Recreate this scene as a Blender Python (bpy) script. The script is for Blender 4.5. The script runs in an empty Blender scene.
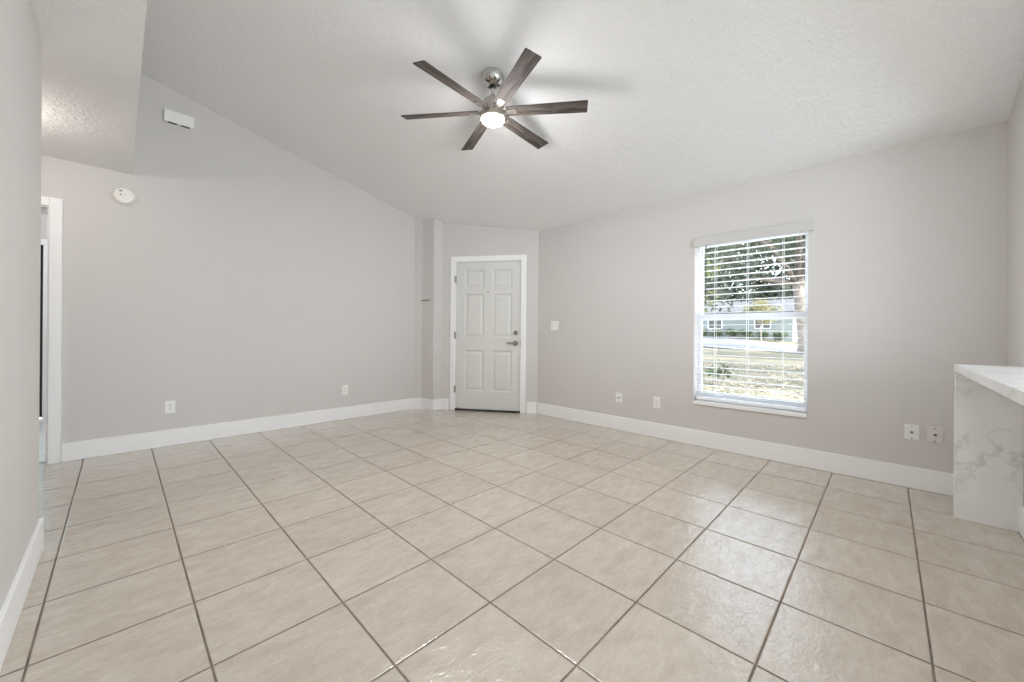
import bpy, bmesh, math, random
from mathutils import Vector, Matrix
random.seed(7)
C = bpy.context.scene.collection
sc = bpy.context.scene
PI = math.pi
T = 0.4064                       # floor tile pitch (16 inch)

# ------------------------------------------------------------------ camera
def make_camera():
    W, f, cx0, cy0, yaw, roll = 1024.0, 383.73, 512.0, 334.04, 0.7732, 0.0081
    cd = bpy.data.cameras.new('camera'); cam = bpy.data.objects.new('camera', cd); C.objects.link(cam)
    cd.sensor_fit = 'HORIZONTAL'; cd.sensor_width = 36.0
    cd.lens = f / W * 36.0
    cd.shift_x = 0.0; cd.shift_y = -(341.0 - cy0) / W
    cd.clip_start = 0.02; cd.clip_end = 500
    F = Vector((math.cos(yaw), math.sin(yaw), 0)); R = Vector((math.sin(yaw), -math.cos(yaw), 0)); U = Vector((0, 0, 1))
    ex = R * math.cos(roll) + U * math.sin(roll)
    ey = U * math.cos(roll) - R * math.sin(roll)
    M = Matrix((ex, ey, -F)).transposed().to_4x4()
    M.translation = Vector((0.196, -3.545, 1.053))
    cam.matrix_world = M
    sc.camera = cam
make_camera()

# ------------------------------------------------------------------ world, sun, big lights, exposure
EXPOSURE = 0.14
SKY_STRENGTH = 1.6
SUN_POWER = 12.0
KITCHEN_POWER = 168.0
PASS_POWER = 4.0
def make_world():
    w = bpy.data.worlds.new('world'); sc.world = w; w.use_nodes = True
    nt = w.node_tree; nt.nodes.clear()
    sky = nt.nodes.new('ShaderNodeTexSky'); sky.sky_type = 'NISHITA'; sky.sun_disc = False
    sky.sun_elevation = math.radians(38); sky.sun_rotation = math.radians(200)
    bg = nt.nodes.new('ShaderNodeBackground'); bg.inputs['Strength'].default_value = SKY_STRENGTH
    out = nt.nodes.new('ShaderNodeOutputWorld')
    hs = nt.nodes.new('ShaderNodeHueSaturation'); hs.inputs['Saturation'].default_value = .45
    nt.links.new(sky.outputs[0], hs.inputs['Color']); nt.links.new(hs.outputs[0], bg.inputs[0]); nt.links.new(bg.outputs[0], out.inputs[0])
make_world()
def light(name, kind, loc, power, color=(1, 1, 1), rot=None, size=None, **kw):
    d = bpy.data.lights.new(name, kind); d.energy = power; d.color = color
    if kind == 'AREA':
        d.shape = 'RECTANGLE'; d.size, d.size_y = size
    for k, v in kw.items(): setattr(d, k, v)
    o = bpy.data.objects.new(name, d); C.objects.link(o); o.location = loc
    if rot: o.rotation_euler = rot
    return o
def aim(o, d):
    o.rotation_euler = Vector(d).to_track_quat('-Z', 'Y').to_euler()
sun = light('sun', 'SUN', (0, 0, 20), SUN_POWER, (1.0, 0.955, 0.89), angle=math.radians(0.6))
aim(sun, (0.12, 0.75, -0.62))
# fill light added behind the camera, standing in for kitchen daylight
kl = light('kitchen_fill_rear', 'AREA', (1.5, -7.3, 1.15), KITCHEN_POWER, (0.78, 0.905, 1.0), size=(2.6, 2.1))
aim(kl, (0, 1, 0.06))
kw = light('kitchen_fill_side', 'AREA', (4.0, -5.7, 1.5), PASS_POWER, (0.78, 0.905, 1.0), size=(1.6, 1.1))  # side fill added for the pass-through; no window is built here
aim(kw, (-1, 0.25, 0))

vs = sc.view_settings
vs.view_transform = 'Standard'; vs.look = 'None'; vs.gamma = 1.0; vs.use_curve_mapping = False
vs.exposure = EXPOSURE
sc.cycles.max_bounces = 14; sc.cycles.diffuse_bounces = 8; sc.cycles.transparent_max_bounces = 24
sc.cycles.sample_clamp_indirect = 6.0
sc.cycles.caustics_reflective = False; sc.cycles.caustics_refractive = False
sc.cycles.use_denoising = True

# ------------------------------------------------------------------ node materials
def srgb(r, g, b):
    f = lambda c: (c / 255) / 12.92 if c / 255 <= 0.04045 else ((c / 255 + 0.055) / 1.055) ** 2.4
    return (f(r), f(g), f(b), 1)
MATS = {}
class N:
    def __init__(self, name):
        self.m = bpy.data.materials.new(name); self.m.use_nodes = True
        self.nt = self.m.node_tree; self.nt.nodes.clear()
        self.out = self.nt.nodes.new('ShaderNodeOutputMaterial')
        self.b = self.nt.nodes.new('ShaderNodeBsdfPrincipled')
        self.nt.links.new(self.b.outputs[0], self.out.inputs[0]); MATS[name] = self.m
    def n(self, typ, **kw):
        x = self.nt.nodes.new(typ)
        for k, v in kw.items(): setattr(x, k, v)
        return x
    def l(self, a, b): self.nt.links.new(a, b)
    def val(self, sock, v):
        if hasattr(v, 'links'): self.l(v, sock)
        else: sock.default_value = v
    def math(self, op, a, b=0.0, c=None):
        x = self.n('ShaderNodeMath', operation=op)
        self.val(x.inputs[0], a); self.val(x.inputs[1], b)
        if c is not None: self.val(x.inputs[2], c)
        return x.outputs[0]
    def pos(self, obj=False):
        if obj: return self.n('ShaderNodeTexCoord').outputs['Object']
        return self.n('ShaderNodeNewGeometry').outputs['Position']
    def scale(self, v, s):
        x = self.n('ShaderNodeMapping'); self.l(v, x.inputs[0]); x.inputs['Scale'].default_value = s
        return x.outputs[0]
    def noise(self, v, sc_, det=4, rough=.55, dist=0.0):
        x = self.n('ShaderNodeTexNoise'); self.l(v, x.inputs['Vector'])
        x.inputs['Scale'].default_value = sc_; x.inputs['Detail'].default_value = det
        x.inputs['Roughness'].default_value = rough; x.inputs['Distortion'].default_value = dist
        return x.outputs['Fac']
    def ramp(self, f, stops):
        x = self.n('ShaderNodeValToRGB'); self.l(f, x.inputs[0])
        el = x.color_ramp.elements
        while len(el) < len(stops): el.new(0.5)
        for e, (p, c) in zip(el, stops): e.position = p; e.color = c
        return x.outputs[0]
    def mix(self, f, a, b, bt='MIX'):
        x = self.n('ShaderNodeMix', data_type='RGBA', blend_type=bt)
        self.val(x.inputs[0], f); self.val(x.inputs[6], a); self.val(x.inputs[7], b)
        return x.outputs[2]
    def bump(self, h, s, d=0.01):
        x = self.n('ShaderNodeBump'); self.l(h, x.inputs['Height'])
        x.inputs['Strength'].default_value = s; x.inputs['Distance'].default_value = d
        self.l(x.outputs[0], self.b.inputs['Normal'])
    def set(self, col=None, rough=None, metal=None, spec=None):
        if col is not None: self.val(self.b.inputs['Base Color'], col)
        if rough is not None: self.val(self.b.inputs['Roughness'], rough)
        if metal is not None: self.b.inputs['Metallic'].default_value = metal
        if spec is not None: self.b.inputs['Specular IOR Level'].default_value = spec
        return self

def plain(name, rgb, rough=.5, metal=0, spec=.5, var=.03, scl=6.0):
    m = N(name)
    f = m.noise(m.pos(), scl, 3)
    c = srgb(*rgb); d = tuple(x * (1 - var) for x in c[:3]) + (1,); e = tuple(min(1, x * (1 + var)) for x in c[:3]) + (1,)
    m.set(m.ramp(f, [(.3, d), (.7, e)]), rough, metal, spec)
    return m.m

def paint(name, rgb, bump=.12, scl=90.0, rough=.6):
    m = N(name); p = m.pos()
    c = srgb(*rgb); d = tuple(x * .985 for x in c[:3]) + (1,)
    m.set(m.ramp(m.noise(p, 1.3, 3), [(.35, d), (.65, c)]), rough, 0, .35)
    m.bump(m.noise(p, scl, 3, .6), bump, .004)
    return m.m
paint('wall_paint', (211, 207, 204))
plain('valance_vinyl', (199, 197, 194), .45, 0, .4, .01)
paint('trim_paint', (243, 243, 243), .03, 30, .4)
paint('door_paint', (219, 218, 214), .03, 30, .42)

def ceiling_mat():
    m = N('ceiling_texture'); p = m.pos()
    m.set(srgb(240, 240, 240), .42, 0, .5)
    a = m.noise(p, 46, 4, .6, .6)
    a = m.n('ShaderNodeMapRange'); 
    nz = m.noise(p, 30, 3, .55, .9)
    m.l(nz, a.inputs[0]); a.inputs[1].default_value = .47; a.inputs[2].default_value = .58
    h = m.math('ADD', a.outputs[0], m.math('MULTIPLY', m.noise(p, 160, 2), .35))
    m.bump(h, .42, .008)
ceiling_mat()

def tile_mat():
    m = N('floor_tile'); p = m.pos()
    s = m.n('ShaderNodeSeparateXYZ'); m.l(p, s.inputs[0])
    def edge(c):
        # distance in metres to the nearest grout line
        q = m.math('FRACT', m.math('ADD', m.math('DIVIDE', c, T), 100.0))
        return m.math('MULTIPLY', m.math('MINIMUM', q, m.math('SUBTRACT', 1.0, q)), T)
    wob = m.math('MULTIPLY', m.math('SUBTRACT', m.noise(p, 60, 2), .5), .0022)
    d = m.math('ADD', m.math('MINIMUM', edge(s.outputs[0]), edge(s.outputs[1])), wob)
    mr = m.n('ShaderNodeMapRange'); mr.interpolation_type = 'SMOOTHSTEP'
    m.l(d, mr.inputs[0]); mr.inputs[1].default_value = .0025; mr.inputs[2].default_value = .0047
    tilef = mr.outputs[0]                                   # 1 on the tile, 0 in the joint
    cid = m.n('ShaderNodeCombineXYZ')
    m.l(m.math('FLOOR', m.math('DIVIDE', s.outputs[0], T)), cid.inputs[0]); m.l(m.math('FLOOR', m.math('DIVIDE', s.outputs[1], T)), cid.inputs[1])
    wn = m.n('ShaderNodeTexWhiteNoise'); m.l(cid.outputs[0], wn.inputs['Vector'])
    off = m.n('ShaderNodeVectorMath', operation='MULTIPLY_ADD'); m.l(wn.outputs['Color'], off.inputs[0]); off.inputs[1].default_value = (9, 9, 9); m.l(p, off.inputs[2])
    pt = off.outputs[0]
    ps = m.scale(pt, (1.0, 2.2, 1))
    cloud = m.noise(ps, 7, 8, .72, .3)
    base = m.ramp(cloud, [(.30, srgb(186, 174, 158)), (.52, srgb(199, 189, 175)), (.74, srgb(211, 202, 190))])
    fine = m.ramp(m.noise(ps, 55, 5, .7), [(.38, (0, 0, 0, 1)), (.66, (1, 1, 1, 1))])
    base = m.mix(m.math('MULTIPLY', fine, .34), base, srgb(180, 166, 149))
    pv = m.ramp(wn.outputs['Value'], [(0, (.94, .935, .93, 1)), (1, (1, 1, 1, 1))])
    base = m.mix(1.0, base, pv, 'MULTIPLY')
    g = m.ramp(m.noise(p, 9, 3), [(.3, srgb(96, 84, 72)), (.7, srgb(132, 118, 102))])
    m.set(m.mix(tilef, g, base), None, 0, .5)
    rg = m.math('ADD', m.math('MULTIPLY', m.noise(pt, 14, 3), .10), .11)
    mx = m.n('ShaderNodeMix', data_type='FLOAT'); m.l(tilef, mx.inputs[0]); mx.inputs[2].default_value = .75; m.l(rg, mx.inputs[3])
    m.l(mx.outputs[0], m.b.inputs['Roughness'])
    m.b.inputs['IOR'].default_value = 1.6; m.b.inputs['Coat Roughness'].default_value = .12
    m.l(m.math('MULTIPLY', tilef, .7), m.b.inputs['Coat Weight'])
    mr2 = m.n('ShaderNodeMapRange'); mr2.interpolation_type = 'SMOOTHSTEP'
    m.l(d, mr2.inputs[0]); mr2.inputs[1].default_value = .001; mr2.inputs[2].default_value = .008
    h = m.math('ADD', m.math('MULTIPLY', mr2.outputs[0], .5),
               m.math('ADD', m.math('MULTIPLY', m.noise(m.scale(pt, (1, 1.8, 1)), 20, 4, .6, .9), .95), m.math('MULTIPLY', m.noise(pt, 75, 3), .10)))
    m.bump(h, .6, .0045)
    m.l(m.b.inputs['Normal'].links[0].from_socket, m.b.inputs['Coat Normal'])
tile_mat()

def marble_mat(name, base, vein, scl, k=.55, rough=.18, grid=None):
    m = N(name); p = m.pos()
    warp = m.n('ShaderNodeTexNoise'); m.l(p, warp.inputs['Vector']); warp.inputs['Scale'].default_value = 2.4; warp.inputs['Detail'].default_value = 6
    off = m.n('ShaderNodeVectorMath', operation='MULTIPLY_ADD'); m.l(warp.outputs['Color'], off.inputs[0]); off.inputs[1].default_value = (.55, .55, .55); m.l(p, off.inputs[2])
    n1 = m.noise(m.scale(off.outputs[0], (1, 1, 1.9)), scl, 5, .6)
    v = m.math('ABSOLUTE', m.math('SUBTRACT', n1, .5))
    mask = m.math('MULTIPLY', m.ramp(v, [(0, (1, 1, 1, 1)), (.035, (0, 0, 0, 1))]), m.ramp(m.noise(p, 3.2, 3), [(.45, (0, 0, 0, 1)), (.7, (1, 1, 1, 1))]))
    soft = m.ramp(m.noise(off.outputs[0], 2.0, 4), [(.4, (0, 0, 0, 1)), (.75, (1, 1, 1, 1))])
    c = m.mix(m.math('MULTIPLY', soft, .16), srgb(*base), srgb(*vein))
    c = m.mix(m.math('MULTIPLY', mask, k), c, srgb(*vein))
    if grid:
        s = m.n('ShaderNodeSeparateXYZ'); m.l(p, s.inputs[0])
        q = m.math('FRACT', m.math('DIVIDE', m.math('ADD', s.outputs[1], 50), grid))
        e = m.math('LESS_THAN', q, .02)
        c = m.mix(m.math('MULTIPLY', e, .5), c, srgb(150, 150, 155))
    m.set(c, rough, 0, .5)
marble_mat('counter_marble', (240, 240, 240), (138, 134, 130), 1.7, .42)
marble_mat('bath_marble', (236, 237, 240), (165, 168, 176), 3.0, .5, .25, .305)

def wood_mat():
    m = N('blade_wood'); p = m.pos(True)
    ps = m.scale(p, (2.2, 42, 20))
    g = m.noise(ps, 2.2, 6, .65, .5)
    c = m.ramp(g, [(.30, srgb(44, 39, 36)), (.5, srgb(80, 72, 67)), (.70, srgb(124, 115, 108))])
    m.set(c, .6, 0, .2); m.bump(g, .25, .002)
wood_mat()
def metal(name, rgb, rough):
    m = N(name); p = m.pos()
    m.set(m.ramp(m.noise(m.scale(p, (1, 1, 30)), 20, 3), [(.3, tuple(x * .93 for x in srgb(*rgb)[:3]) + (1,)), (.7, srgb(*rgb))]), rough, 1.0)
    return m.m
metal('brushed_nickel', (196, 191, 183), .28)
metal('polished_nickel', (205, 203, 199), .12)
metal('satin_hardware', (150, 146, 138), .35)
plain('white_plastic', (240, 239, 236), .35, 0, .5, .01)
plain('wall_tone_plastic', (219, 216, 212), .4, 0, .5, .01)
plain('detector_plastic', (236, 234, 228), .4, 0, .5, .01)
plain('dark_slot', (70, 68, 66), .6)
plain('black_metal', (22, 23, 24), .4, 0, .5)
plain('threshold_bronze', (50, 44, 38), .5)
plain('blind_white', (246, 247, 248), .45, 0, .4, .01)
plain('vinyl_white', (240, 243, 246), .35, 0, .5, .01)
plain('wand_grey', (70, 74, 74), .25)
plain('sill_white', (246, 246, 246), .3, 0, .5, .01)
def emit(name, rgb, s):
    m = N(name)
    m.b.inputs['Base Color'].default_value = srgb(*rgb); m.b.inputs['Emission Color'].default_value = srgb(*rgb); m.b.inputs['Emission Strength'].default_value = s
emit('fan_lens', (255, 240, 214), 14.0)
emit('hall_lens', (255, 236, 214), 6.0)
emit('fill_lens', (245, 248, 255), 6.0)  # lens of the added fill lamps
def glass(name, tint, gl):
    m = N(name); nt = m.nt; nt.nodes.remove(m.b)
    t = m.n('ShaderNodeBsdfTransparent'); t.inputs[0].default_value = tint
    g = m.n('ShaderNodeBsdfGlossy'); g.inputs['Roughness'].default_value = .02
    fr = m.n('ShaderNodeFresnel'); fr.inputs[0].default_value = 1.25
    x = m.n('ShaderNodeMixShader'); m.l(m.math('MULTIPLY', fr.outputs[0], gl), x.inputs[0]); m.l(t.outputs[0], x.inputs[1]); m.l(g.outputs[0], x.inputs[2])
    m.l(x.outputs[0], m.out.inputs[0])
glass('window_glass', (.95, .97, .97, 1), .5)
glass('teal_glass', (.34, .40, .39, 1), .6)

# outdoors
def leaf(name, a, b, tr=.35):
    m = N(name); oi = m.pos()
    c = m.ramp(m.noise(oi, 1.1, 4, .6), [(.35, srgb(*a)), (.65, srgb(*b))])
    m.set(c, .55, 0, .3)
    t = m.n('ShaderNodeBsdfTranslucent'); m.l(c, t.inputs[0])
    x = m.n('ShaderNodeMixShader'); x.inputs[0].default_value = tr
    m.l(m.b.outputs[0], x.inputs[1]); m.l(t.outputs[0], x.inputs[2]); m.l(x.outputs[0], m.out.inputs[0])
leaf('oak_leaf', (50, 55, 47), (100, 106, 90))
leaf('yellow_leaf', (92, 100, 54), (142, 142, 92))
leaf('hedge_leaf', (104, 102, 66), (150, 145, 104))
leaf('shrub_leaf', (52, 64, 44), (84, 96, 66))
def bark():
    m = N('tree_bark'); p = m.pos()
    g = m.noise(m.scale(p, (6, 6, 1.2)), 3, 5, .65)
    m.set(m.ramp(g, [(.3, srgb(82, 74, 68)), (.7, srgb(150, 140, 130))]), .9); m.bump(g, .5, .03)
bark()
def lawn():
    m = N('dry_lawn'); p = m.pos()
    a = m.noise(p, .35, 5, .6); b = m.noise(p, 9, 5, .7)
    c = m.ramp(a, [(.35, srgb(112, 107, 93)), (.55, srgb(88, 87, 73)), (.72, srgb(62, 66, 53))])
    c = m.mix(m.math('MULTIPLY', b, .42), c, srgb(142, 134, 120))
    m.set(c, .95, 0, .1); m.bump(b, .6, .04)
lawn()
plain('bounce_concrete', (222, 219, 213), .9, 0, .2, .04, 1.5)  # pale surface for the added bounce strip
plain('road_concrete', (118, 119, 127), .9, 0, .2, .06, 1.2)
plain('curb_concrete', (214, 210, 202), .9, 0, .2, .05, 2)
plain('fallen_leaf', (150, 136, 114), .9, 0, .2, .25, 3)
plain('house_siding_pale', (116, 124, 122), .7, 0, .3, .03, 1)
plain('roof_shingle', (84, 85, 86), .9, 0, .2, .12, 4)
plain('house_stucco', (206, 204, 198), .8)

# ------------------------------------------------------------------ mesh helpers
def M(name): return MATS[name]
class MB:
    """collects solids in one bmesh and links them as ONE mesh object"""
    def __init__(self): self.bm = bmesh.new()
    def box(self, x0, x1, y0, y1, z0, z1, mtx=None, bevel=0):
        vs_ = [self.bm.verts.new((x, y, z)) for x in (x0, x1) for y in (y0, y1) for z in (z0, z1)]
        fs = []
        for q in ((0, 1, 3, 2), (4, 6, 7, 5), (0, 4, 5, 1), (2, 3, 7, 6), (0, 2, 6, 4), (1, 5, 7, 3)):
            fs.append(self.bm.faces.new([vs_[i] for i in q]))
        if bevel:
            ed = list({e for f_ in fs for e in f_.edges})
            r = bmesh.ops.bevel(self.bm, geom=ed, offset=bevel, segments=2, affect='EDGES', profile=.6)
            vs_ = list({v for f_ in r['faces'] for v in f_.verts} | {v for v in vs_ if v.is_valid})
        if mtx is not None:
            bmesh.ops.transform(self.bm, matrix=mtx, verts=[v for v in vs_ if v.is_valid])
        return self
    def prism(self, pts, a, b, axis='z', mtx=None):
        mk = {'z': lambda p, h: (p[0], p[1], h), 'y': lambda p, h: (p[0], h, p[1]), 'x': lambda p, h: (h, p[0], p[1])}[axis]
        lo = [self.bm.verts.new(mk(p, a)) for p in pts]; hi = [self.bm.verts.new(mk(p, b)) for p in pts]
        n = len(pts)
        self.bm.faces.new(lo); self.bm.faces.new(hi[::-1])
        for i in range(n): self.bm.faces.new((lo[i], hi[i], hi[(i + 1) % n], lo[(i + 1) % n]))
        if mtx is not None: bmesh.ops.transform(self.bm, matrix=mtx, verts=lo + hi)
        return self
    def lathe(self, prof, n=32, mtx=None):
        rings = []
        allv = []
        for r, z in prof:
            if r < 1e-6: rg = [self.bm.verts.new((0, 0, z))]
            else: rg = [self.bm.verts.new((r * math.cos(2 * PI * i / n), r * math.sin(2 * PI * i / n), z)) for i in range(n)]
            rings.append(rg); allv += rg
        for a, b in zip(rings, rings[1:]):
            for i in range(n):
                j = (i + 1) % n
                if len(a) == 1 and len(b) == 1: continue
                if len(a) == 1: self.bm.faces.new((a[0], b[j], b[i]))
                elif len(b) == 1: self.bm.faces.new((a[i], a[j], b[0]))
                else: self.bm.faces.new((a[i], a[j], b[j], b[i]))
        for rg, fl in ((rings[0], True), (rings[-1], False)):
            if len(rg) > 1: self.bm.faces.new(rg[::-1] if fl else rg)
        if mtx is not None: bmesh.ops.transform(self.bm, matrix=mtx, verts=allv)
        return self
    def tube(self, pts, rad, n=8):
        pts = [Vector(p) for p in pts]
        rads = rad if isinstance(rad, (list, tuple)) else [rad] * len(pts)
        rings = []
        for i, p in enumerate(pts):
            t = (pts[min(i + 1, len(pts) - 1)] - pts[max(i - 1, 0)]).normalized()
            u = t.cross(Vector((0, 0, 1)) if abs(t.z) < .9 else Vector((1, 0, 0))).normalized(); w = t.cross(u)
            rings.append([self.bm.verts.new(p + (u * math.cos(2 * PI * k / n) + w * math.sin(2 * PI * k / n)) * rads[i]) for k in range(n)])
        for a, b in zip(rings, rings[1:]):
            for k in range(n): self.bm.faces.new((a[k], a[(k + 1) % n], b[(k + 1) % n], b[k]))
        self.bm.faces.new(rings[0][::-1]); self.bm.faces.new(rings[-1])
        return self
    def build(self, name, mat, parent=None, smooth=False, loc=None):
        bmesh.ops.recalc_face_normals(self.bm, faces=self.bm.faces)
        me = bpy.data.meshes.new(name); self.bm.to_mesh(me); self.bm.free()
        if smooth:
            for f_ in me.polygons: f_.use_smooth = True
        me.materials.append(M(mat))
        o = bpy.data.objects.new(name, me); C.objects.link(o)
        if smooth == 'auto':
            md = o.modifiers.new('edges', 'EDGE_SPLIT'); md.split_angle = math.radians(35)
        if parent: o.parent = parent
        if loc is not None: o.location = loc
        return o
def tag(o, label=None, cat=None, group=None, kind=None):
    if label: o['label'] = label
    if cat: o['category'] = cat
    if group: o['group'] = group
    if kind: o['kind'] = kind
    return o
def empty(name, loc=(0, 0, 0), rot=None):
    o = bpy.data.objects.new(name, None); C.objects.link(o); o.location = loc; o.empty_display_size = .1
    if rot is not None: o.rotation_euler = rot
    return o
def struct(o, label=None, cat=None): return tag(o, label, cat, None, 'structure')

# ------------------------------------------------------------------ the room shell
YA, XB, YS = 1.18, 4.076, -4.08           # back wall, window wall, kitchen-side wall
XL, YL = -0.068, -0.64                    # near-left wall face and its end
XD = 0.27                                 # edge of the lowered hall ceiling
HH = 2.42
SL = 0.243
cz = lambda x: HH + SL * (XB - x)         # vault height
ax, ay = 3.33, 0.89; bx, by = XB, -0.24   # diagonal entry wall
dv = Vector((bx - ax, by - ay, 0)); DL = dv.length; dv.normalize(); dn = Vector((dv.y, -dv.x, 0))   # dn points into the room
DM = Matrix.Translation((ax, ay, 0)) @ Matrix((dv, -dn, Vector((0, 0, 1)))).transposed().to_4x4()   # local x along wall, y outward, z up

struct(MB().box(-3.2, 4.3, -7.6, 1.3, -.12, 0).build('floor', 'floor_tile'), 'beige square ceramic tile floor with dark grout joints', 'floor')
# vaulted ceiling slab
struct(MB().prism([(.15, cz(.15)), (4.35, cz(4.35)), (4.35, cz(4.35) + .15), (.15, cz(.15) + .15)], -7.6, 1.45, 'y').build('ceiling', 'ceiling_texture'), 'white knockdown textured sloped ceiling over the room', 'ceiling')
struct(MB().box(-3.2, XD, -7.6, 1.3, HH, HH + .1).build('ceiling_hall', 'ceiling_texture'), 'low flat textured ceiling over the hall at left', 'ceiling')
struct(MB().box(.15, XD, -7.6, 1.3, HH + .1, cz(.15) + .05).build('wall_drop', 'wall_paint'), 'short wall above the low hall ceiling edge', 'wall')
# back wall with the hall doorway
DX0, DX1, DZ = -.98, -.187, 2.035
w = MB()
w.box(-3.2, DX0, YA, YA + .12, 0, HH + .05)
w.box(DX0, DX1, YA, YA + .12, DZ, HH + .05)
w.prism([(DX1, 0), (3.3, 0), (3.3, cz(3.3) + .05), (.15, cz(.15) + .05), (.15, HH + .05), (DX1, HH + .05)], YA, YA + .12, 'y')
struct(w.build('wall_back', 'wall_paint'), 'long pale greige wall at the left with the sloped top', 'wall')
# stub wall closing the recess beside the entry
w = MB().prism([(3.079, YA + .001), (3.150, 1.090), (3.200, .888), (3.337, .885), (3.45, 1.08), (3.45, YA + .12), (3.079, YA + .12)], 0, 2.9, 'z')
struct(w.build('wall_recess', 'wall_paint'), 'narrow return wall between the long wall and the entry', 'wall')
# stub front + diagonal entry wall with the door opening
S0, S1, DH = .205, 1.127, 2.045
w = MB()
w.box(.001, S0, 0, .12, 0, 2.9, DM); w.box(S1, DL + .1, 0, .12, 0, 2.9, DM); w.box(S0, S1, 0, .12, DH, 2.9, DM)
struct(w.build('wall_entry', 'wall_paint'), 'diagonal corner wall holding the white front door', 'wall')
# window wall
WY0, WY1, WZ0, WZ1 = -3.09, -2.215, .425, 1.975
w = MB(); XW = XB + .17
w.box(XB, XW, -7.6, WY0, 0, HH + .1); w.box(XB, XW, WY1, by + .1, 0, HH + .1)
w.box(XB, XW, WY0, WY1, 0, WZ0); w.box(XB, XW, WY0, WY1, WZ1, HH + .1)
struct(w.build('wall_window', 'wall_paint'), 'pale greige wall at the right holding the window', 'wall')
# kitchen-side wall with its pass-through over the counter
w = MB(); PX0, PX1 = 1.35, 3.625
w.box(PX1, XB, YS - .12, YS, 0, cz(PX1))
struct(MB().box(PX0, PX1, YS - .12, YS, 0, .84).build('wall_knee', 'wall_paint'))
struct(MB().prism([(PX0, 2.3), (PX1, 2.3), (PX1, cz(PX1) + .02), (PX0, cz(PX0) + .02)], YS - .12, YS, 'y').build('wall_header', 'wall_paint'))
struct(w.build('wall_kitchen', 'wall_paint'), 'wall at the far right edge behind the marble bar', 'wall')
# near-left wall
struct(MB().box(XL - .13, XL, -7.6, YL, 0, HH + .02).build('wall_near', 'wall_paint'), 'cool grey wall end close by at the left edge', 'wall')
# walls behind the camera and the hall end
struct(MB().box(-.2, 4.3, -7.72, -7.6, 0, 3.6).build('wall_rear', 'wall_paint'))
struct(MB().box(-3.32, -3.2, -3.4, 1.3, 0, HH + .1).build('wall_hall', 'wall_paint'))
struct(MB().box(-3.2, XL - .13, -3.4, -3.28, 0, HH + .05).build('wall_hall_side', 'wall_paint'))

# baseboards
BH, BT = .148, .016
def base(name, x0, x1, y0, y1, lab): struct(MB().box(x0, x1, y0, y1, 0, BH, bevel=.004).build(name, 'trim_paint'), lab, 'baseboard')
base('baseboard_back', -.12, 3.070, YA - BT, YA, 'tall white baseboard along the long left wall')
struct(MB().prism([(3.071, YA - BT), (3.136, 1.082), (3.1835, .889), (3.200, .889), (3.150, 1.090), (3.079, YA)], 0, BH, 'z').build('baseboard_recess', 'trim_paint'), 'short white baseboard on the narrow return wall', 'baseboard')
b_ = MB().box(3.200 - BT, 3.333, .887 - BT, .887, 0, BH, bevel=.003); b_.box(.0, S0 - .085, -BT * .7, 0, 0, BH, DM); b_.box(S1 + .085, DL - .012, -BT, 0, 0, BH, DM)
struct(b_.build('baseboard_entry', 'trim_paint'), 'white baseboard pieces beside the front door', 'baseboard')
base('baseboard_window', XB - BT, XB, YS, by - .01, 'tall white baseboard along the window wall')
base('baseboard_kitchen', 1.35, 3.62, YS, YS + BT, 'white baseboard under the marble bar')
b_ = MB().box(XL, XL + BT, -7.5, YL + BT, 0, BH, bevel=.004); b_.box(XL - .13, XL, YL, YL + BT, 0, BH)
struct(b_.build('baseboard_near', 'trim_paint'), 'tall white baseboard on the near left wall', 'baseboard')
base('baseboard_hall', -3.2, DX0 - .08, YA - BT, YA, 'white baseboard in the hall')

# hall doorway trim
cw = .064
t_ = MB(); t_.box(DX1 - .004, DX1 + cw, YA - .018, YA - .0005, 0, DZ + cw, bevel=.003); t_.box(DX0 - cw, DX0 + .004, YA - .018, YA - .0005, 0, DZ + cw, bevel=.003)
t_.box(DX0 + .0045, DX1 - .0045, YA - .018, YA - .0005, DZ - .004, DZ + cw, bevel=.003)
t_.box(DX1 - .014, DX1 - .0005, YA, YA + .122, 0, DZ - .001); t_.box(DX0 + .0005, DX0 + .014, YA, YA + .122, 0, DZ - .001); t_.box(DX0 + .0145, DX1 - .0145, YA, YA + .122, DZ - .014, DZ - .001)
struct(t_.build('trim_1', 'trim_paint'), 'white casing of the open doorway at far left', 'trim')

# ------------------------------------------------------------------ bathroom seen through the doorway
BY = 3.70
struct(MB().box(-2.0, .8, 1.3, BY + .12, -.12, 0).build('floor_bathroom', 'bath_marble'), 'white marble tile floor beyond the far left doorway', 'floor')
struct(MB().box(-2.0, .8, 1.3, BY + .12, 2.44, 2.54).build('ceiling_bathroom', 'ceiling_texture'))
w = MB(); GX0, GX1, GZ = -1.30, -.440, 2.075
w.box(-2.0, GX0, BY, BY + .12, 0, 2.44); w.box(GX1, .8, BY, BY + .12, 0, 2.44); w.box(GX0, GX1, BY, BY + .12, GZ, 2.44)
w.box(-2.1, -2.0, 1.3, BY + .12, 0, 2.44); w.box(.8, .9, 1.3, BY + .12, 0, 2.44)
struct(w.build('wall_bathroom', 'wall_paint'), 'pale wall of the room beyond the far left doorway', 'wall')
t_ = MB(); t_.box(GX1, GX1 + .12, BY - .018, BY, 0, GZ + .07); t_.box(GX0 - .12, GX0, BY - .018, BY, 0, GZ + .07); t_.box(GX0, GX1, BY - .018, BY, GZ, GZ + .07)
struct(t_.build('trim_2', 'trim_paint'), 'white casing around the black framed glass door', 'trim')
d2 = empty('door_2', ((GX0 + GX1) / 2, BY + .02, 0)); struct(d2, 'black framed glass door in the room beyond the doorway', 'door')
gw = (GX1 - GX0) / 2
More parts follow.
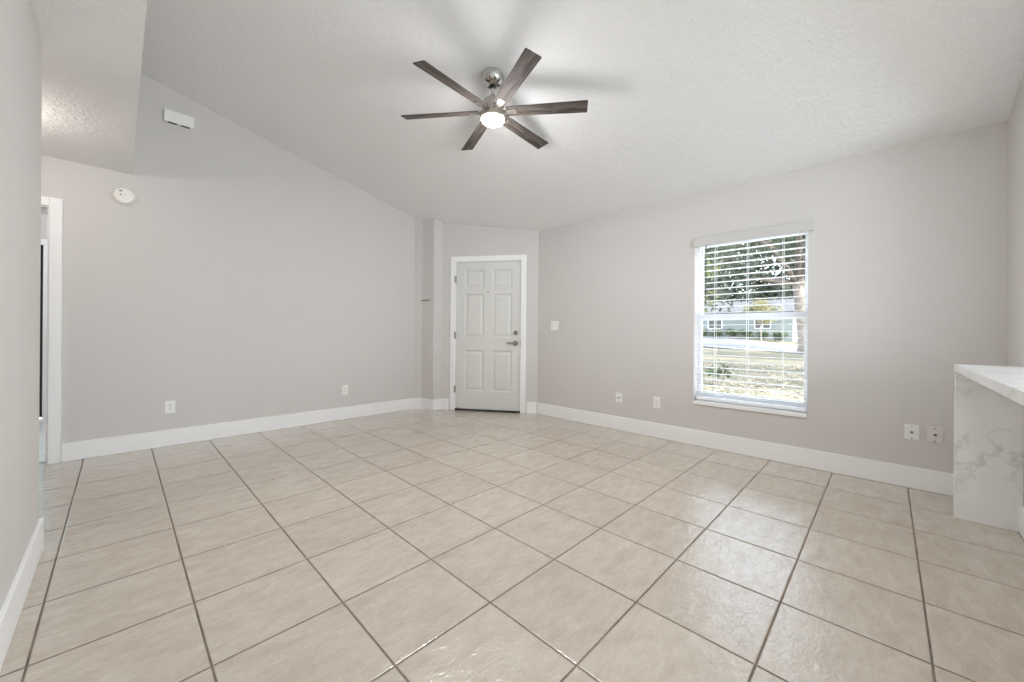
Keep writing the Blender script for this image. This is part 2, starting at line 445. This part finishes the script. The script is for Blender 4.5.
f_ = MB(); f_.box(-gw, -gw + .035, -.02, .02, 0.01, GZ); f_.box(gw - .035, gw, -.02, .02, 0.01, GZ); f_.box(-gw + .036, gw - .036, -.02, .02, 0.01, .05); f_.box(-gw + .036, gw - .036, -.02, .02, GZ - .04, GZ)
f_.build('door_frame', 'black_metal', d2)
MB().box(-gw + .036, gw - .036, -.004, .004, .051, GZ - .041).build('glass_pane', 'teal_glass', d2)

# ------------------------------------------------------------------ front door
door = empty('door_1', (ax, ay, 0)); door.matrix_world = DM
struct(door, 'white six panel front door in the diagonal corner wall', 'door')
DEP = .012                                            # slab face sits this deep behind the wall face
u0, u1 = S0 + .010, S1 - .010
zb, zt = .028, DH - .012
def panel_door():
    mb = MB()
    wd = u1 - u0; st = .118; mid = .118
    pw = (wd - 2 * st - mid) / 2
    cols = [(u0 + st, u0 + st + pw), (u1 - st - pw, u1 - st)]
    rows = [(zb + .237, zb + .800), (zb + .975, zb + 1.572), (zb + 1.640, zb + 1.897)]
    mb.box(u0, u1, DEP + .016, DEP + .044, zb, zt)                   # core
    zs = [zb] + [z for r in rows for z in r] + [zt]
    us = [u0] + [c for cc in cols for c in cc] + [u1]
    for i in range(0, len(us), 2): mb.box(us[i], us[i + 1], DEP, DEP + .017, zb, zt)      # stiles
    for i in range(0, len(zs), 2):
        for c in cols: mb.box(c[0], c[1], DEP, DEP + .017, zs[i], zs[i + 1])             # rails
    for c in cols:
        for r in rows:                                               # sloped moulding, recess and raised field
            a = (c[0], c[1], r[0], r[1]); 
            def ring(d0, y0, d1, y1):
                q0 = [(c[0] + d0, r[0] + d0), (c[1] - d0, r[0] + d0), (c[1] - d0, r[1] - d0), (c[0] + d0, r[1] - d0)]
                q1 = [(c[0] + d1, r[0] + d1), (c[1] - d1, r[0] + d1), (c[1] - d1, r[1] - d1), (c[0] + d1, r[1] - d1)]
                v0 = [mb.bm.verts.new((p[0], DEP + y0, p[1])) for p in q0]; v1 = [mb.bm.verts.new((p[0], DEP + y1, p[1])) for p in q1]
                for k in range(4): mb.bm.faces.new((v0[k], v0[(k + 1) % 4], v1[(k + 1) % 4], v1[k]))
                return v1
            ring(0, 0, .014, .0145); ring(.014, .0145, .030, .0145); v = ring(.030, .0145, .052, .005)
            mb.bm.faces.new(v)
    return mb
slab = panel_door().build('door_slab', 'door_paint', door)
fr = MB(); fw = .068
fr.box(S0 - fw, S0 + .004, -.018, -.0005, 0, DH + fw, bevel=.004); fr.box(S1 - .004, S1 + fw, -.018, -.0005, 0, DH + fw, bevel=.004); fr.box(S0 + .0045, S1 - .0045, -.018, -.0005, DH - .004, DH + fw, bevel=.004)
fr.box(S0 + .0005, S0 + .007, 0, .118, 0, DH - .0005); fr.box(S1 - .007, S1 - .0005, 0, .118, 0, DH - .0005); fr.box(S0 + .0075, S1 - .0075, 0, .118, DH - .009, DH - .0005)
fr.box(S0 + .0075, S0 + .02, DEP + .045, .117, 0, DH - .01); fr.box(S1 - .02, S1 - .0075, DEP + .045, .117, 0, DH - .01); fr.box(S0 + .0205, S1 - .0205, DEP + .045, .117, DH - .022, DH - .01)
fr.build('door_frame', 'trim_paint', door)
MB().box(S0 + .004, S1 - .004, -.012, .12, 0, .022).build('threshold', 'threshold_bronze', door)
for hz in (.29, 1.03, 1.80):
    h = MB().lathe([(0, -.052), (.0075, -.052), (.0075, .052), (0, .052)], 10, Matrix.Translation((S0 + .006, -.004, hz)))
    h.box(S0 - .010, S0 + .003, -.0195, -.017, hz - .045, hz + .045)
    h.build('hinge', 'satin_hardware', door)
ux = u1 - .066
rx = Matrix.Rotation(PI / 2, 4, 'X')
db = MB().lathe([(0, -.001), (.031, -.001), (.031, .006), (.026, .012), (.0, .012)], 24, Matrix.Translation((ux, DEP, 1.07)) @ rx).build('deadbolt', 'satin_hardware', door, 'auto')
MB().box(ux - .004, ux + .004, DEP - .026, DEP - .011, 1.052, 1.088, bevel=.002).build('thumb_turn', 'satin_hardware', db)
hd = MB().lathe([(0, -.001), (.033, -.001), (.033, .005), (.028, .010), (.014, .012), (.012, .045), (0, .045)], 24, Matrix.Translation((ux, DEP, .93)) @ rx)
hd.tube([(ux + .004, DEP - .040, .93), (ux - .03, DEP - .044, .931), (ux - .075, DEP - .042, .934), (ux - .115, DEP - .036, .931)], [.011, .010, .009, .007], 10)
hd.build('door_handle', 'satin_hardware', door, 'auto')
MB().box(S1 - .008, S1 - .003, -.0198, -.005, .885, .975).build('strike_plate', 'satin_hardware', door)
MB().lathe([(0, -.001), (.010, -.001), (.010, .004), (.005, .006), (0, .006)], 16, Matrix.Translation(((u0 + u1) / 2, DEP, 1.62)) @ rx).build('peephole', 'satin_hardware', door, 'auto')

# ------------------------------------------------------------------ window with its sashes
win = empty('window_1', (XB, (WY0 + WY1) / 2, WZ0)); struct(win, 'white single hung window in the right wall', 'window')
hw, wh = (WY1 - WY0) / 2, WZ1 - WZ0
x0, x1 = .105, .165
fe = .013
def ring_frame(mb, xa, xb, ya, yb, za, zc, ey, ez0, ez1):
    mb.box(xa, xb, ya, ya + ey, za, zc); mb.box(xa, xb, yb - ey, yb, za, zc)
    mb.box(xa, xb, ya + ey, yb - ey, za, za + ez0); mb.box(xa, xb, ya + ey, yb - ey, zc - ez1, zc)
    return mb
ring_frame(MB(), x0, x1, -hw, hw, .006, wh, fe, .03, .03).build('window_frame', 'vinyl_white', win)
mz = .805
def sash(name, xa, xb, za, zc, e0, e1):
    e = .022
    o = ring_frame(MB(), xa, xb, -hw + fe + .001, hw - fe - .001, za, zc, e, e0, e1).build(name, 'vinyl_white', win)
    MB().box((xa + xb) / 2 - .003, (xa + xb) / 2 + .003, -hw + fe + e, hw - fe - e, za + e0, zc - e1).build('pane', 'window_glass', o)
sash('upper_sash', .137, .160, mz - .03, wh - .031, .05, .03); sash('lower_sash', .110, .135, .037, mz + .030, .035, .058)
MB().box(-.014, .105, -hw, hw, -.030, .005, bevel=.004).build('window_sill', 'sill_white', win)

# blind hung in the window recess
bl = empty('window_blind', (XB + .055, (WY0 + WY1) / 2, WZ0))
tag(bl, 'white horizontal slat blind hanging in the window, slats open', 'blind')
n, pitch, zb0 = 25, .0575, .052
bw = hw - .012
s = MB(); k = 0
z = zb0 + .045
tilt = Matrix.Rotation(math.radians(0), 4, 'Y')
while z < wh - .07:
    pr = []
    sgm = 4
    pts = [(-.028 + .056 * i / sgm, .0022 * (1 - (2 * i / sgm - 1) ** 2)) for i in range(sgm + 1)]
    poly = pts + [(p[0], p[1] - .003) for p in pts[::-1]]
    s.prism(poly, -bw, bw, 'y', Matrix.Translation((0, 0, z)) @ tilt); z += pitch
s.build('slat_panel', 'blind_white', bl)
s = MB()
for yy in (-bw * .62, 0, bw * .62):
    for xx in (-.033, .033): s.tube([(xx, yy, zb0), (xx, yy, wh - .04)], .0014, 5)
    s.tube([(0, yy + .006, zb0), (0, yy + .006, wh - .04)], .0012, 5)
s.build('ladder_cord', 'blind_white', bl)
MB().box(-.031, .031, -bw, bw, .016, .040, bevel=.004).build('bottom_rail', 'blind_white', bl)
MB().box(-.030, .030, -bw, bw, wh - .052, wh - .003).build('head_rail', 'blind_white', bl)
v_ = MB(); v_.box(-.080, -.066, -hw - .030, hw + .010, wh - .075, wh + .012, bevel=.004); v_.box(-.068, -.056, -hw - .030, -hw - .018, wh - .075, wh + .012); 
v_.build('valance', 'valance_vinyl', bl)
MB().tube([(-.040, bw - .085, wh - .06), (-.042, bw - .087, wh - .62)], .0042, 8).build('tilt_wand', 'wand_grey', bl)

# ------------------------------------------------------------------ marble bar with waterfall end
CX0, CX1, CY, CZ = 1.36, 3.645, -3.832, .897
ct = empty('breakfast_bar', ((CX0 + CX1) / 2, CY, 0)); tag(ct, 'white marble breakfast bar with a waterfall end at the right edge', 'counter')
mx_ = (CX0 + CX1) / 2
MB().box(CX0 - mx_, CX1 - mx_, YS - .30 - CY, 0, CZ - .042, CZ, bevel=.002).build('countertop', 'counter_marble', ct)
MB().box(CX1 - .034 - mx_, CX1 - mx_, YS + .001 - CY, -.001, 0, CZ - .0425, bevel=.002).build('waterfall_panel', 'counter_marble', ct)

# ------------------------------------------------------------------ ceiling fan
FX, FY, FZ = 2.07, -1.505, 2.641
fan = empty('ceiling_fan', (FX, FY, FZ)); tag(fan, 'six blade ceiling fan with grey wood blades and lit round lamp', 'ceiling fan')
top = cz(FX) - FZ
tiltm = Matrix.Translation((0, 0, top)) @ Matrix.Rotation(math.atan(SL), 4, 'Y')
cn = MB().lathe([(0, .012), (.082, .012), (.082, -.010), (.076, -.036), (.058, -.060), (.034, -.070), (0, -.070)], 36, tiltm).build('canopy', 'polished_nickel', fan, 'auto')
MB().lathe([(.0, .0), (.022, .0), (.022, -.018), (.016, -.026), (0, -.026)], 20, Matrix.Translation((.0, 0, top - .060))).build('ball_joint', 'black_metal', cn, 'auto')
MB().lathe([(0, top - .07), (.0125, top - .07), (.0125, .085), (0, .085)], 16).build('downrod', 'polished_nickel', fan, 'auto')
MB().lathe([(0, .130), (.020, .130), (.024, .122), (.024, .098), (.060, .092), (.074, .084), (.078, .070), (.078, .012), (.070, .006), (0, .006)], 40).build('motor_housing', 'brushed_nickel', fan, 'auto')
MB().lathe([(0, .006), (.088, .006), (.094, .0), (.094, -.034), (.086, -.042), (0, -.042)], 40).build('light_kit', 'brushed_nickel', fan, 'auto')
MB().lathe([(0, -.042), (.084, -.042), (.083, -.052), (.074, -.062), (.050, -.070), (.0, -.074)], 40).build('lamp_lens', 'fan_lens', fan, 'auto')
BR = .672
for i in range(6):
    a = math.radians(-53.2 + 60 * i)
    A = Matrix.Rotation(a, 4, 'Z')
    P = Matrix.Rotation(math.radians(2.2), 4, Vector((.698, -.716, 0))) @ A @ Matrix.Rotation(math.radians(-14), 4, 'X')
    outline = [(.098, -.043), (.30, -.046), (BR - .004, -.053), (BR, -.049), (BR, .049), (BR - .004, .053), (.30, .046), (.098, .043)]
    bo = MB().prism(outline, .008, .014, 'z').build('blade', 'blade_wood', fan)
    bo.matrix_local = P
    br = MB()
    br.prism([(.06, -.020), (.12, -.020), (.140, -.022), (.172, -.022), (.178, -.016), (.178, .016), (.172, .022), (.140, .022), (.12, .020), (.06, .020)], .003, .0075, 'z')
    for sy in (-.013, .013): br.lathe([(0, .0), (.006, .0), (.006, .004), (0, .004)], 10, Matrix.Translation((.160, sy, -.001)))
    bk = br.build('blade_bracket', 'brushed_nickel', bo)
fl = light('fan_lamp', 'AREA', (FX, FY, FZ - .077), 20, (.97, .975, 1.0), size=(.14, .14)); fl.data.shape = 'DISK'
light('fan_lamp_glow', 'POINT', (FX, FY, FZ - .22), 10, (.98, .975, 1.0), shadow_soft_size=.11)

# ------------------------------------------------------------------ small things on the walls
def on_back(x, z): return Matrix.Translation((x, YA, z)) @ Matrix.Rotation(0, 4, 'Z')          # local -y comes out of the wall
def on_window(y, z): return Matrix.Translation((XB, y, z)) @ Matrix.Rotation(-PI / 2, 4, 'Z')
def root(name, m, label, cat, group=None):
    o = empty(name); o.matrix_world = m; return tag(o, label, cat, group)
def plate(r, w, h, mat): return MB().box(-w / 2, w / 2, -.006, 0, -h / 2, h / 2, bevel=.002).build('cover_plate', mat, r)
def outlet(m, label, mat='white_plastic'):
    r = root('wall_outlet', m, label, 'outlet', 'duplex wall outlets')
    plate(r, .072, .116, mat)
    for s_ in (-1, 1):
        f = MB().lathe([(0, .0), (.0165, .0), (.0165, .003), (0, .003)], 20, Matrix.Translation((0, -.006, s_ * .0195)) @ rx).build('receptacle', mat, r)
        q = MB()
        for dx, hh in ((-.0063, .0045), (.0063, .0038)): q.box(dx - .0013, dx + .0013, -.0098, -.0088, s_ * .0195 + .002 - hh, s_ * .0195 + .002 + hh)
        q.lathe([(0, 0), (.0024, 0), (.0024, .001), (0, .001)], 8, Matrix.Translation((0, -.0088, s_ * .0195 - .0085)) @ rx)
        q.build('slots', 'dark_slot', f)
    MB().lathe([(0, 0), (.003, 0), (.0025, .0015), (0, .0015)], 10, Matrix.Translation((0, -.006, 0)) @ rx).build('screw', 'satin_hardware', r)
outlet(on_back(.53, .355), 'white outlet low on the long left wall, nearer the doorway')
outlet(on_back(2.127, .356), 'white outlet low on the long left wall, nearer the front door')
outlet(on_window(-1.855, .359), 'white outlet low on the window wall, just left of the window')
def coax(m, label, mat, rj=.0045, cat='cable outlet'):
    r = root('cable_outlet', m, label, cat, 'cable wall plates')
    plate(r, .072, .104, mat)
    k_ = MB().lathe([(0, 0), (.008, 0), (.008, .003), (rj, .003), (rj, .012), (0, .012)], 14, Matrix.Translation((0, -.006, 0)) @ rx).build('coax_jack', 'satin_hardware', r, 'auto')
    MB().lathe([(0, 0), (.0075, 0), (.0075, .0014), (0, .0014)], 14, Matrix.Translation((0, -.0165, 0)) @ rx).build('jack_socket', 'dark_slot', k_)
    for s_ in (-1, 1): MB().lathe([(0, 0), (.004, 0), (.003, .002), (0, .002)], 10, Matrix.Translation((0, -.006, s_ * .042)) @ rx).build('screw', 'satin_hardware' if mat != 'wall_tone_plastic' else 'dark_slot', r)
coax(on_window(-1.425, .357), 'white cable plate low on the window wall, nearest the front door', 'white_plastic')
coax(on_window(-3.675, .390), 'white cable plate low on the window wall, right of the window', 'white_plastic')
coax(on_window(-3.785, .391), 'greige cable plate beside the marble bar, dark screws', 'wall_tone_plastic')
r = root('light_switch', on_window(-.522, 1.165), 'white double light switch on the window wall near the front door', 'light switch')
plate(r, .116, .118, 'white_plastic')
for s_ in (-1, 1):
    MB().box(s_ * .023 - .005, s_ * .023 + .005, -.017, -.006, -.011, .007, Matrix.Rotation(.25, 4, 'X'), .001).build('toggle', 'white_plastic', r)
    for t2 in (-1, 1): MB().lathe([(0, 0), (.003, 0), (.0025, .0015), (0, .0015)], 10, Matrix.Translation((s_ * .023, -.006, t2 * .03)) @ rx).build('screw', 'satin_hardware', r)
# smoke detector on the back wall
r = root('smoke_detector', on_back(.221, 2.213), 'round white smoke detector on the wall below the low ceiling', 'smoke detector')
MB().lathe([(0, 0), (.074, 0), (.074, .012), (.070, .016), (0, .016)], 40, rx.copy()).build('mounting_base', 'detector_plastic', r, 'auto')
b_ = MB().lathe([(0, .0), (.067, .0), (.067, .022), (.060, .032), (.040, .036), (0, .036)], 40, Matrix.Translation((0, -.014, 0)) @ rx).build('detector_body', 'detector_plastic', r, 'auto')
MB().box(-.030, -.012, -.0512, -.0495, .030, .040, bevel=.0005).build('vent_slot', 'dark_slot', b_)
MB().lathe([(0, 0), (.007, 0), (.006, .002), (0, .002)], 14, Matrix.Translation((-.020, -.050, .002)) @ rx).build('test_button', 'satin_hardware', b_)
MB().lathe([(0, 0), (.003, 0), (.0025, .002), (0, .002)], 10, Matrix.Translation((.004, -.050, .002)) @ rx).build('indicator_light', 'dark_slot', b_)
# chime box high on the back wall
r = root('door_chime', on_back(.575, 3.013), 'white rectangular door chime box high on the wall under the slope', 'door chime')
MB().box(-.105, .105, -.055, 0, -.052, .052, bevel=.006).build('cover', 'white_plastic', r)
for s_ in (-1, 1): MB().box(s_ * .045 - .030, s_ * .045 + .030, -.046, -.016, -.0535, -.0515).build('vent_slot', 'dark_slot', r)
# slim grey bar on the return wall
r = root('wall_hook_bar', Matrix.Translation((3.1648, 1.030, 1.51)) @ Matrix.Rotation(-PI / 2 + .242, 4, 'Z'), 'slim grey metal bar mounted on the narrow return wall', 'hook bar')
MB().box(-.085, .085, -.012, -.006, -.007, .007, bevel=.002).build('bar', 'satin_hardware', r)
for s_ in (-1, 1): MB().box(s_ * .06 - .006, s_ * .06 + .006, -.008, 0, -.006, .006).build('standoff', 'satin_hardware', r)

# hall and bathroom lamps (the bathroom one is added, unseen, to brighten that room)
def flush(x, y, z, label, mat, pw, col):
    r = empty('flush_ceiling_light', (x, y, z)); tag(r, label, 'ceiling light')
    MB().lathe([(0, 0), (.13, 0), (.13, -.03), (0, -.03)], 32).build('base', 'brushed_nickel', r, 'auto')
    MB().lathe([(0, -.03), (.12, -.03), (.105, -.065), (.06, -.085), (0, -.09)], 32).build('lens', mat, r, 'auto')
    light('flush_lamp', 'POINT', (x, y, z - .15), pw, col, shadow_soft_size=.05)
flush(-.47, .22, HH, 'round flush ceiling light in the hall behind the near left wall', 'hall_lens', 11, (1.0, .90, .82))
flush(.38, 2.5, 2.44, 'added round flush fill light beyond the far left doorway', 'fill_lens', 34, (.95, .98, 1.0))

# ------------------------------------------------------------------ outdoors, seen through the window
def sst(t): t = max(0, min(1, t)); return t * t * (3 - 2 * t)
def gz(x, y):
    return -.16 + .05 * sst((x - 6) / 20) + .62 * sst((x - 27) / 19) * sst((y + 1) / 10) + .45 * sst((x - 38) / 14)
def terrain(name, quad, nx, ny, dz, mat, thick=0):
    """a patch of ground over a four-cornered outline (a, b, c, d), following the lie of the land"""
    bm = bmesh.new(); a, b, c, d = [Vector(p) for p in quad]; g = []
    for i in range(nx + 1):
        u = i / nx; row = []
        for j in range(ny + 1):
            v = j / ny; p = (a * (1 - u) + b * u) * (1 - v) + (d * (1 - u) + c * u) * v
            row.append(bm.verts.new((p.x, p.y, gz(p.x, p.y) + dz)))
        g.append(row)
    for i in range(nx):
        for j in range(ny): bm.faces.new((g[i][j], g[i + 1][j], g[i + 1][j + 1], g[i][j + 1]))
    me = bpy.data.meshes.new(name); bm.to_mesh(me); bm.free(); me.materials.append(M(mat))
    for p in me.polygons: p.use_smooth = True
    o = bpy.data.objects.new(name, me); C.objects.link(o); return struct(o)
terrain('lawn', [(4.25, -30), (90, -30), (90, 50), (4.25, 50)], 86, 80, 0, 'dry_lawn')
terrain('road', [(26.0, -14), (33.5, -14), (60, 34), (46, 34)], 8, 48, .03, 'road_concrete')
terrain('bounce_strip', [(4.25, -16), (7.3, -16), (7.3, 14), (4.25, 14)], 4, 30, .02, 'bounce_concrete')  # added out of sight, bounces sunlight up through the window
terrain('curb', [(25.6, -14), (26.0, -14), (46.0, 34), (45.5, 34)], 1, 48, .10, 'curb_concrete')

def leaf_cloud(blobs, count, size, rnd, flat=.6):
    bm = bmesh.new()
    tot = sum(b[3] ** 2 for b in blobs)
    for bx_, by_, bz_, br_, sq in blobs:
        for _ in range(int(count * br_ ** 2 / tot)):
            d = Vector((rnd.gauss(0, 1), rnd.gauss(0, 1), rnd.gauss(0, 1))).normalized()
            r = br_ * (rnd.random() ** .4) * (1 + .18 * math.sin(7 * d.x + 3 * d.z) * math.cos(6 * d.y))
            p = Vector((bx_ + d.x * r, by_ + d.y * r, bz_ + d.z * r * sq))
            n_ = Vector((rnd.gauss(0, 1), rnd.gauss(0, 1), rnd.gauss(0, 1) + flat)).normalized()
            t = n_.orthogonal().normalized(); t.rotate(Matrix.Rotation(rnd.random() * 6.28, 3, n_)); w_ = n_.cross(t)
            L = size * rnd.uniform(.6, 1.3); Wd = L * .45
            vs_ = [bm.verts.new(p + q) for q in (-t * L * .5, w_ * Wd * .5, t * L * .5, -w_ * Wd * .5)]
            bm.faces.new(vs_)
    return bm
def from_bm(bm, name, mat, parent):
    me = bpy.data.meshes.new(name); bm.to_mesh(me); bm.free(); me.materials.append(M(mat))
    o = bpy.data.objects.new(name, me); C.objects.link(o); o.parent = parent; return o
def tree(x, y, h, tr, lean, cr, zc, count, size, label, seed, mat='oak_leaf', group=None, name='tree', sq=.75, nb=9):
    rnd = random.Random(seed); z0 = gz(x, y) - .1
    r = empty(name, (x, y, z0)); tag(r, label, 'tree', group)
    fork = h * .42
    t = MB(); lx, ly = lean
    t.tube([(0, 0, 0), (lx * .1, ly * .1, fork * .12), (lx * .45, ly * .45, fork * .5), (lx, ly, fork)], [tr * 1.55, tr * 1.1, tr * .95, tr * .85], 12)
    t.build('trunk', 'tree_bark', r, True)
    blobs = []
    b = MB()
    for k in range(nb):
        a = 2 * PI * k / nb + rnd.uniform(-.3, .3); rr = cr * rnd.uniform(.45, .85); zz = zc + (h - zc) * rnd.uniform(.05, .8)
        e = Vector((lx + math.cos(a) * rr, ly + math.sin(a) * rr, zz)); s0 = Vector((lx, ly, fork - tr))
        m_ = s0.lerp(e, .5) + Vector((rnd.uniform(-.6, .6), rnd.uniform(-.6, .6), rnd.uniform(.2, .9)))
        b.tube([s0, m_, e], [tr * .5, tr * .3, tr * .08], 7)
        blobs.append((e.x, e.y, e.z, cr * rnd.uniform(.36, .52), sq))
    blobs.append((lx, ly, zc + (h - zc) * .62, cr * .62, sq))
    b.build('branches', 'tree_bark', r, True)
    from_bm(leaf_cloud(blobs, count, size, rnd), 'crown', mat, r)
    return r
tree(34.0, .45, 13, .42, (-.2, .55), 8.0, 4.6, 9000, .42, 'large oak with thick leaning trunk at the right side of the window view', 11)
tree(20.5, 6.9, 11, .22, (.4, -.4), 5.2, 3.6, 7000, .32, 'tree with pale leaves at the left side of the window view', 12)
tree(26.0, -9.5, 12, .3, (.3, .4), 5.4, 3.8, 5000, .36, 'oak in the yard right of the window view', 16)
tree(13.5, -8.2, 9.5, .24, (.2, .3), 4.6, 4.0, 6500, .34, 'oak on the lawn close to the house, right of the window view', 17)
BG = 'trees behind the pale house'
for i, (x, y, h) in enumerate([(64, -7, 18), (64, 4.5, 19), (64, 16, 18), (64, 27.5, 19), (76, -1.5, 24), (76, 10, 23), (76, 21.5, 24)]):
    tree(x, y, h, .3, (.3, .2), 5.6, 2.2, 8000, .75, 'dense dark evergreen tree standing behind the pale house across the road', 20 + i, group=BG, nb=14, sq=1.25)
tree(44.0, 5.2, 4.4, .07, (.1, .1), 1.7, 1.9, 1500, .22, 'small golden leaved tree in front of the pale house', 41, 'hedge_leaf', nb=6)
tree(13.6, 1.35, 4.6, .05, (.1, .0), 1.0, 2.2, 620, .16, 'slender young tree with bright yellow green leaves outside the window', 42, 'yellow_leaf', nb=7)
def shrub(x, y, w_, h, count, size, label, seed, mat, group=None):
    rnd = random.Random(seed); z0 = gz(x, y)
    r = empty('shrub', (x, y, z0)); tag(r, label, 'shrub', group)
    s_ = MB()
    for k in range(5):
        a = rnd.random() * 6.28; s_.tube([(0, 0, -.05), (math.cos(a) * w_ * .2, math.sin(a) * w_ * .2, h * .4), (math.cos(a) * w_ * .38, math.sin(a) * w_ * .38, h * .8)], [.015, .010, .004], 5)
    s_.build('stems', 'tree_bark', r)
    from_bm(leaf_cloud([(rnd.uniform(-.3, .3) * w_, rnd.uniform(-.3, .3) * w_, h * rnd.uniform(.4, .7), min(w_, h) * .42, .8) for _ in range(5)], count, size, rnd), 'foliage', mat, r)
shrub(10.3, -.62, .5, .62, 170, .10, 'small leafy plant growing alone on the lawn outside the window', 51, 'shrub_leaf')
for i in range(9):
    shrub(46.2 + .15 * (i % 2), 4.0 + i * 1.5, 1.25, 1.05, 420, .22, 'low dark shrub in the hedge along the pale house', 60 + i, 'shrub_leaf', 'hedge shrubs along the pale house')
# the pale house across the road
hx, hy0, hy1 = 47.5, 3.2, 18.0
hz_ = gz(hx, 9)
h = empty('house', (hx, 10, hz_)); tag(h, 'low pale teal house with a shallow grey roof across the road', 'house')
w = MB(); w.box(0, 8, hy0 - 10, hy1 - 10, -.6, 2.75)
for k in range(13): w.box(-.012, .0, hy0 - 10, hy1 - 10, .02 + k * .21, .19 + k * .21)
w.build('siding_wall', 'house_siding_pale', h)
MB().prism([(-.6, 2.75), (8.6, 2.75), (4, 4.3)], hy0 - 10.5, hy1 - 9.5, 'y').build('roof', 'roof_shingle', h)
for k in range(3):
    f = MB(); yy = -4.2 + k * 4.6
    f.box(-.05, .01, yy - .75, yy + .75, .95, 1.03); f.box(-.05, .01, yy - .75, yy + .75, 2.15, 2.23); f.box(-.05, .01, yy - .75, yy - .67, .95, 2.23); f.box(-.05, .01, yy + .67, yy + .75, .95, 2.23); f.box(-.05, .01, yy - .03, yy + .03, .95, 2.23)
    f = f.build('house_window', 'vinyl_white', h)
    MB().box(-.02, -.005, yy - .68, yy + .68, 1.0, 2.2).build('pane', 'dark_slot', f)
# fallen leaves on the dry lawn
def litter():
    rnd = random.Random(5); bm = bmesh.new()
    for _ in range(7500):
        x = 7.4 + 12 * rnd.random() ** 1.9; y = rnd.uniform(-6, 5)
        p = Vector((x, y, gz(x, y) + .012)); t = Vector((rnd.gauss(0, 1), rnd.gauss(0, 1), rnd.gauss(0, .25))).normalized(); n_ = Vector((rnd.gauss(0, .35), rnd.gauss(0, .35), 1)).normalized(); w_ = n_.cross(t).normalized()
        L = rnd.uniform(.05, .12)
        bm.faces.new([bm.verts.new(p + q) for q in (-t * L * .5, w_ * L * .25, t * L * .5, -w_ * L * .25)])
    me = bpy.data.meshes.new('fallen_leaves'); bm.to_mesh(me); bm.free(); me.materials.append(M('fallen_leaf'))
    o = bpy.data.objects.new('fallen_leaves', me); C.objects.link(o); tag(o, 'dry fallen leaves scattered over the lawn outside', 'fallen leaves', None, 'stuff')
litter()

# added fill lamp over the bar, brightens the floor (above the frame)
def recessed(x, y, pw, label):
    z = cz(x)
    r = empty('ceiling_fill_light', (x, y, z), (0, math.atan(SL), 0)); tag(r, label, 'ceiling light')
    MB().lathe([(.062, .004), (.095, .004), (.095, -.006), (.088, -.010), (.066, -.006), (.062, .004)], 36).build('trim_ring', 'white_plastic', r, 'auto')
    MB().lathe([(0, -.002), (.064, -.002), (.064, .004), (0, .004)], 36).build('lens', 'fill_lens', r, 'auto')
    o = light('ceiling_fill_lamp', 'AREA', (x, y, z - .03), pw, (.93, .96, 1.0), size=(.13, .13)); o.data.shape = 'DISK'
recessed(2.15, -3.5, 7.0, 'added round fill light in the ceiling over the marble bar')
